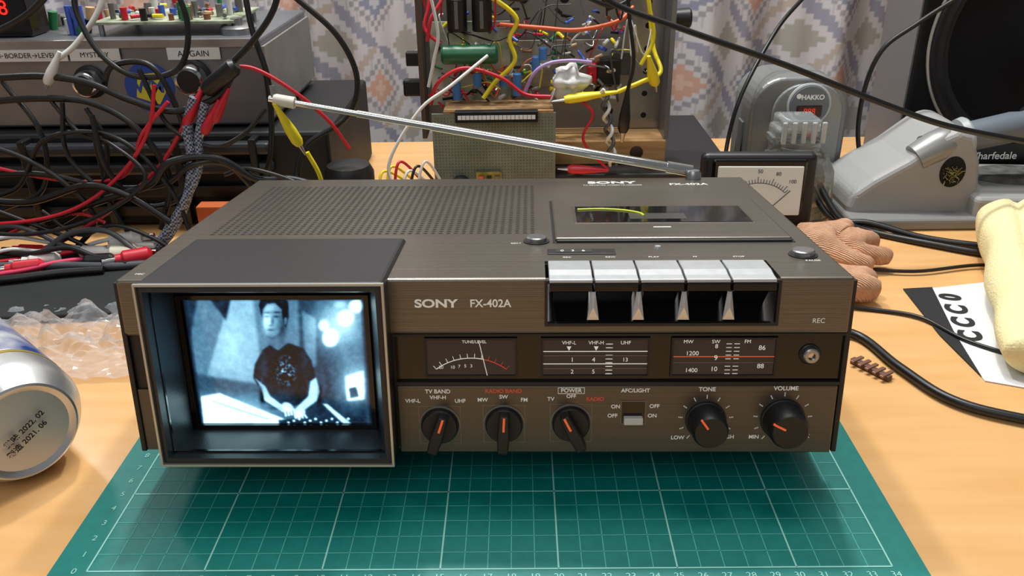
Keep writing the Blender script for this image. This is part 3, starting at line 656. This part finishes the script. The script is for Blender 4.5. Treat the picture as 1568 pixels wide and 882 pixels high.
# ------------------------------------------------------------------ cables, left
ct=E('cable_tangle')
BR=bpy.data.materials.new('braided_sleeve'); BR.use_nodes=True; nt=BR.node_tree
tc=nt.nodes.new('ShaderNodeTexCoord'); ck=nt.nodes.new('ShaderNodeTexChecker'); ck.inputs['Scale'].default_value=620
ck.inputs['Color1'].default_value=(*lin((150,155,170)),1); ck.inputs['Color2'].default_value=(*lin((45,52,75)),1)
nt.links.new(tc.outputs['Object'],ck.inputs['Vector']); nt.links.new(ck.outputs[0],nt.nodes['Principled BSDF'].inputs['Base Color'])
CL=[
 (CBLK,2.6,[(-150,360,205),(-158,358,180),(-176,356,158),(-205,352,133),(-226,350,114)]),
 (BR,4.2,[(-222,348,120),(-230,346,98),(-230,342,74),(-238,338,44),(-256,330,16),(-275,322,5)]),
 (BR,3.6,[(-214,346,116),(-222,344,92),(-226,340,66),(-244,334,36),(-262,326,12)]),
 (CBLK,2.4,[(-184,380,205),(-180,372,165),(-171,365,125),(-177,362,70),(-196,360,30),(-215,350,6)]),
 (CBLK,2.8,[(-420,362,134),(-380,360,133),(-335,356,135),(-300,354,130),(-270,350,118),(-238,348,110),(-205,350,120),(-190,352,140)]),
 (CBLK,2.8,[(-420,352,112),(-370,352,118),(-330,350,120),(-298,350,116),(-268,346,98),(-250,344,60),(-262,340,20)]),
 (CBLK,2.4,[(-292,358,126),(-280,356,142),(-252,354,142),(-238,352,112),(-234,350,76),(-242,346,46),(-272,340,40),(-292,336,70),(-296,340,110)]),
 (CBLK,2.6,[(-420,345,62),(-350,345,64),(-300,342,54),(-255,340,56),(-228,338,72),(-205,345,70),(-190,352,48)]),
 (CBLK,3.2,[(-420,335,12),(-340,335,34),(-300,335,46),(-262,336,58),(-245,338,74),(-212,342,76),(-185,346,58),(-160,350,56),(-135,352,48)]),
 (CBLK,2.2,[(-368,362,130),(-345,355,92),(-352,350,50),(-385,345,36)]),
 (CBLK,2.0,[(-305,352,112),(-294,348,86),(-304,342,52),(-340,336,26),(-400,330,14)]),
 (CBLK,2.4,[(-165,380,205),(-150,378,188),(-120,380,158),(-108,382,125),(-118,380,96),(-150,374,76),(-160,368,52),(-150,360,42)]),
 (CBLK,1.8,[(-330,350,120),(-310,345,95),(-285,338,88),(-262,330,64),(-300,322,38),(-350,318,26),(-410,318,30)]),
 (CBLK,1.8,[(-210,350,60),(-190,346,66),(-160,344,58),(-140,340,48),(-130,338,40)]),
 (CBLK,2.0,[(-400,330,50),(-330,326,20),(-300,322,6),(-270,318,3),(-240,312,3)]),
 (CWHT,2.2,[(-280,380,205),(-290,372,178),(-308,364,156),(-322,358,146)]),
 (CRED,1.6,[(-200,356,140),(-178,358,138),(-152,362,120),(-130,368,96),(-118,376,72)]),
 (CRED,1.6,[(-420,345,80),(-340,345,60),(-285,342,62),(-262,340,95),(-240,344,118)]),
 (CRED,1.8,[(-226,350,110),(-255,344,70),(-290,338,42),(-330,330,18),(-360,322,8)]),
 (CPNK,2.0,[(-420,270,6),(-352,290,8),(-325,302,10),(-288,318,8),(-250,330,6),(-228,338,6)]),
 (CRED,1.8,[(-400,300,8),(-350,310,10),(-300,324,12),(-260,336,10)]),
 (CGRY,3.4,[(-440,286,8),(-380,296,9),(-330,300,8),(-290,300,7),(-262,306,6)]),
 (CBLK,3.4,[(-440,262,7.5),(-360,276,7.5),(-320,288,7.5),(-290,294,7)]),
 (CWHT,1.5,[(-10,440,130),(-40,420,110),(-66,410,92),(-92,400,50),(-80,395,20)]),
 (CYEL,1.8,[(-132,300,92),(-126,302,76),(-124,305,58),(-120,310,40)]),
 (CBLK,2.2,[(-420,340,90),(-370,342,84),(-330,340,60),(-310,336,30),(-330,330,6)]),
 (CBLK,2.0,[(-420,348,40),(-370,346,52),(-338,342,90),(-300,344,96),(-270,340,84),(-246,336,50),(-236,330,20)]),
 (CBLK,2.0,[(-260,352,140),(-245,348,100),(-215,344,84),(-190,346,92),(-172,352,110)]),
 (CBLK,1.8,[(-345,330,40),(-320,326,22),(-290,324,30),(-262,322,20),(-240,320,4)]),
 (CGRY,2.2,[(-410,325,20),(-370,326,30),(-330,320,16),(-300,312,6)]),
 (CRED,1.6,[(-248,345,130),(-256,340,100),(-276,336,72),(-310,330,46),(-350,326,34),(-410,326,30)]),
 (CWHT,1.8,[(-400,318,14),(-372,322,22),(-345,326,16),(-325,330,10),(-305,326,16),(-280,330,20),(-262,336,14)]),
 (CWHT,1.6,[(-395,306,9),(-368,312,16),(-350,318,12),(-330,314,14)]),
 (CGRY,2.4,[(-350,318,8),(-325,322,24),(-296,322,26),(-274,316,12),(-258,308,6)]),
 (CBLK,2.2,[(-380,316,12),(-350,308,14),(-322,310,18),(-300,306,12),(-276,302,8)]),
 (CRED,1.5,[(-300,330,30),(-320,334,36),(-350,336,30),(-380,330,20)]),
 (CBLK,2.8,[(-420,370,150),(-375,372,162),(-340,374,178),(-310,376,205)]),
 (CBLK,2.4,[(-230,362,205),(-222,360,170),(-232,356,140),(-262,354,134),(-286,354,150),(-300,360,180),(-296,366,205)]),
 (CBLK,3.0,[(-420,338,50),(-360,338,44),(-310,334,58),(-278,332,50),(-250,330,30)]),
 (CBLK,2.0,[(-318,345,118),(-322,342,80),(-300,338,50),(-286,334,20)]),
]
for i,(m_,r,P) in enumerate(CL): tube('cable_%d'%(i+1),P,r*.9,m_,ct)
lathe('plug_black_barrel',(-188,350,143),(-.8,0,-.6),[(0,4),(3,6.5),(28,6.5),(32,4.5)],CBLK,ct)
clip('red_clip_a',(-214,350,128),(-236,346,92),CRED,ct); clip('red_clip_b',(-204,348,118),(-222,344,88),CRED,ct); clip('red_clip_c',(-196,350,126),(-214,346,96),CRED,ct)
clip('white_clip',(-318,358,152),(-334,354,124),CWHT,ct)
clip('yellow_clip',(-146,285,130),(-132,295,92),CYEL,ct)
pl=E('audio_plug_cluster')
for i,(p,dv,m_,r) in enumerate([((-330,312,9),(-1,-.25,0),CWHT,5),((-336,300,9),(-1,-.3,0),CRED,5),((-320,322,9),(1,-.1,0),CWHT,5.5),((-300,330,14),(1,.05,.1),CWHT,6),((-296,316,9),(1,.2,0),M('plug_ivory',(205,200,180),.5),7),((-262,316,10),(-1,-.5,0),CRED,6),((-350,328,8),(-1,.1,0),CRED,4.5),((-310,306,9),(1,.1,0),CBLK,5)]):
    lathe('plug_%d'%(i+1),p,dv,[(0,r*.5),(3,r),(20,r),(22,r*.7),(26,r*.7)],m_,pl,20); lathe('plug_tip_%d'%(i+1),Vector(p)+Vector(dv).normalized()*26,dv,[(0,r*.45),(9,r*.45)],CHR,pl,12)
box('white_connector_block',-300,-262,322,340,-2,14,M('conn_white',(205,205,195),.5),pl,bev=2)
oc=box('orange_card',-246,-214,372,386,-2,26,M('orange_plastic',(190,95,45),.6),None,bev=1)
cam_=E('round_black_adapter'); lathe('adapter_body',(-122,385,-2),(0,0,1),[(0,20),(52,20),(58,17),(60,10)],BLK,cam_)
tube('overhead_cable',[(70,330,200),(78,330,185),(130,330,166),(200,330,142),(273,330,114),(323,330,97),(385,332,84),(430,335,78)],2.2,CBLK)
tube('thin_rear_cable',[(290,500,200),(262,500,165),(240,495,138),(207,460,92),(196,450,50),(192,430,20)],1.8,CBLK)
tube('rear_cable',[(420,455,200),(350,462,150),(318,462,120),(312,462,60),(330,462,0)],2,CBLK)
rc=E('desk_cables')
for i,(P,r) in enumerate([([(262,400,30),(276,376,8),(300,364,1),(334,340,1),(372,318,1),(430,300,1)],2.8),([(256,404,26),(272,382,6),(298,372,6),(334,352,1),(380,332,1),(440,318,1)],2.8),([(180,250,30),(200,245,6),(241,236,0),(275,222,0),(293,188,0),(330,160,0),(390,140,0)],1.4),
      ([(163,120,20),(180,190,8),(223,198,1.5),(236,157,1.5),(251,122,1.5),(284,102,1.5),(350,78,1.5)],2.8),([(250,300,1),(300,290,1),(360,300,1),(420,280,1)],1.3)]): tube('cable_%d'%(i+1),P,r,CBLK,rc)
cn=E('pin_header_connector',(220,158,0),(0,0,-1.0)); BRN=M('brown_bakelite',(96,66,56),.6); box('strip',-13,13,-2,2,-2,1.5,BRN,cn,bev=.5)
for i in range(5): box('tab_%d'%i,-11+i*5,-8.5+i*5,-5,5,1,2.2,M('tab_%d'%i,(140,104,86),.4,.5),cn,bev=.3)

# ------------------------------------------------------------------ lights
def area(n,loc,size,en,tgt=(0,150,0),c=(1,1,1),sy=None):
    l=bpy.data.lights.new(n,'AREA'); l.energy=en; l.size=size; l.color=c
    if sy: l.shape='RECTANGLE'; l.size_y=sy
    o=bpy.data.objects.new(n,l); col.objects.link(o); o.location=[v*S for v in loc]
    o.rotation_euler=(Vector(tgt)-Vector(loc)).to_track_quat('-Z','Y').to_euler(); return o
area('ceiling_lamp',(60,420,1500),.8,11,tgt=(0,200,0),c=(1,.98,.94),sy=.4)
area('desk_lamp',(-170,560,1000),.06,5.0,tgt=(0,60,0),c=(.99,1,.99)); area('desk_lamp.001',(190,560,1000),.06,5.0,tgt=(0,60,0),c=(.99,1,.99))
area('desk_lamp.002',(-642,671,534),.07,.7,tgt=(-200,40,0))
area('front_fill',(-300,-900,1200),1.0,5,tgt=(0,200,50))  # added fill from the front, keeps the player's front panel from going dim
wd=bpy.data.worlds.new('World'); sc.world=wd; wd.use_nodes=True
wd.node_tree.nodes['Background'].inputs[0].default_value=(.94,.97,1,1); wd.node_tree.nodes['Background'].inputs[1].default_value=.19

# ------------------------------------------------------------------ camera
def Rm(ax,a): return Matrix.Rotation(a,3,ax)
MM=Rm('Z',.011)@Rm('X',-.45258)@Rm('Y',.0145)
right,fwd,up=MM.col[0],MM.col[1],MM.col[2]
cd=bpy.data.cameras.new('camera'); cd.sensor_width=36; cd.lens=1302.66*36/1568; cd.clip_start=.01
co=bpy.data.objects.new('camera',cd); col.objects.link(co)
m4=Matrix((right,up,-fwd)).transposed().to_4x4(); m4.translation=Vector((.01502,-.27083,.26348)); co.matrix_world=m4
sc.camera=co
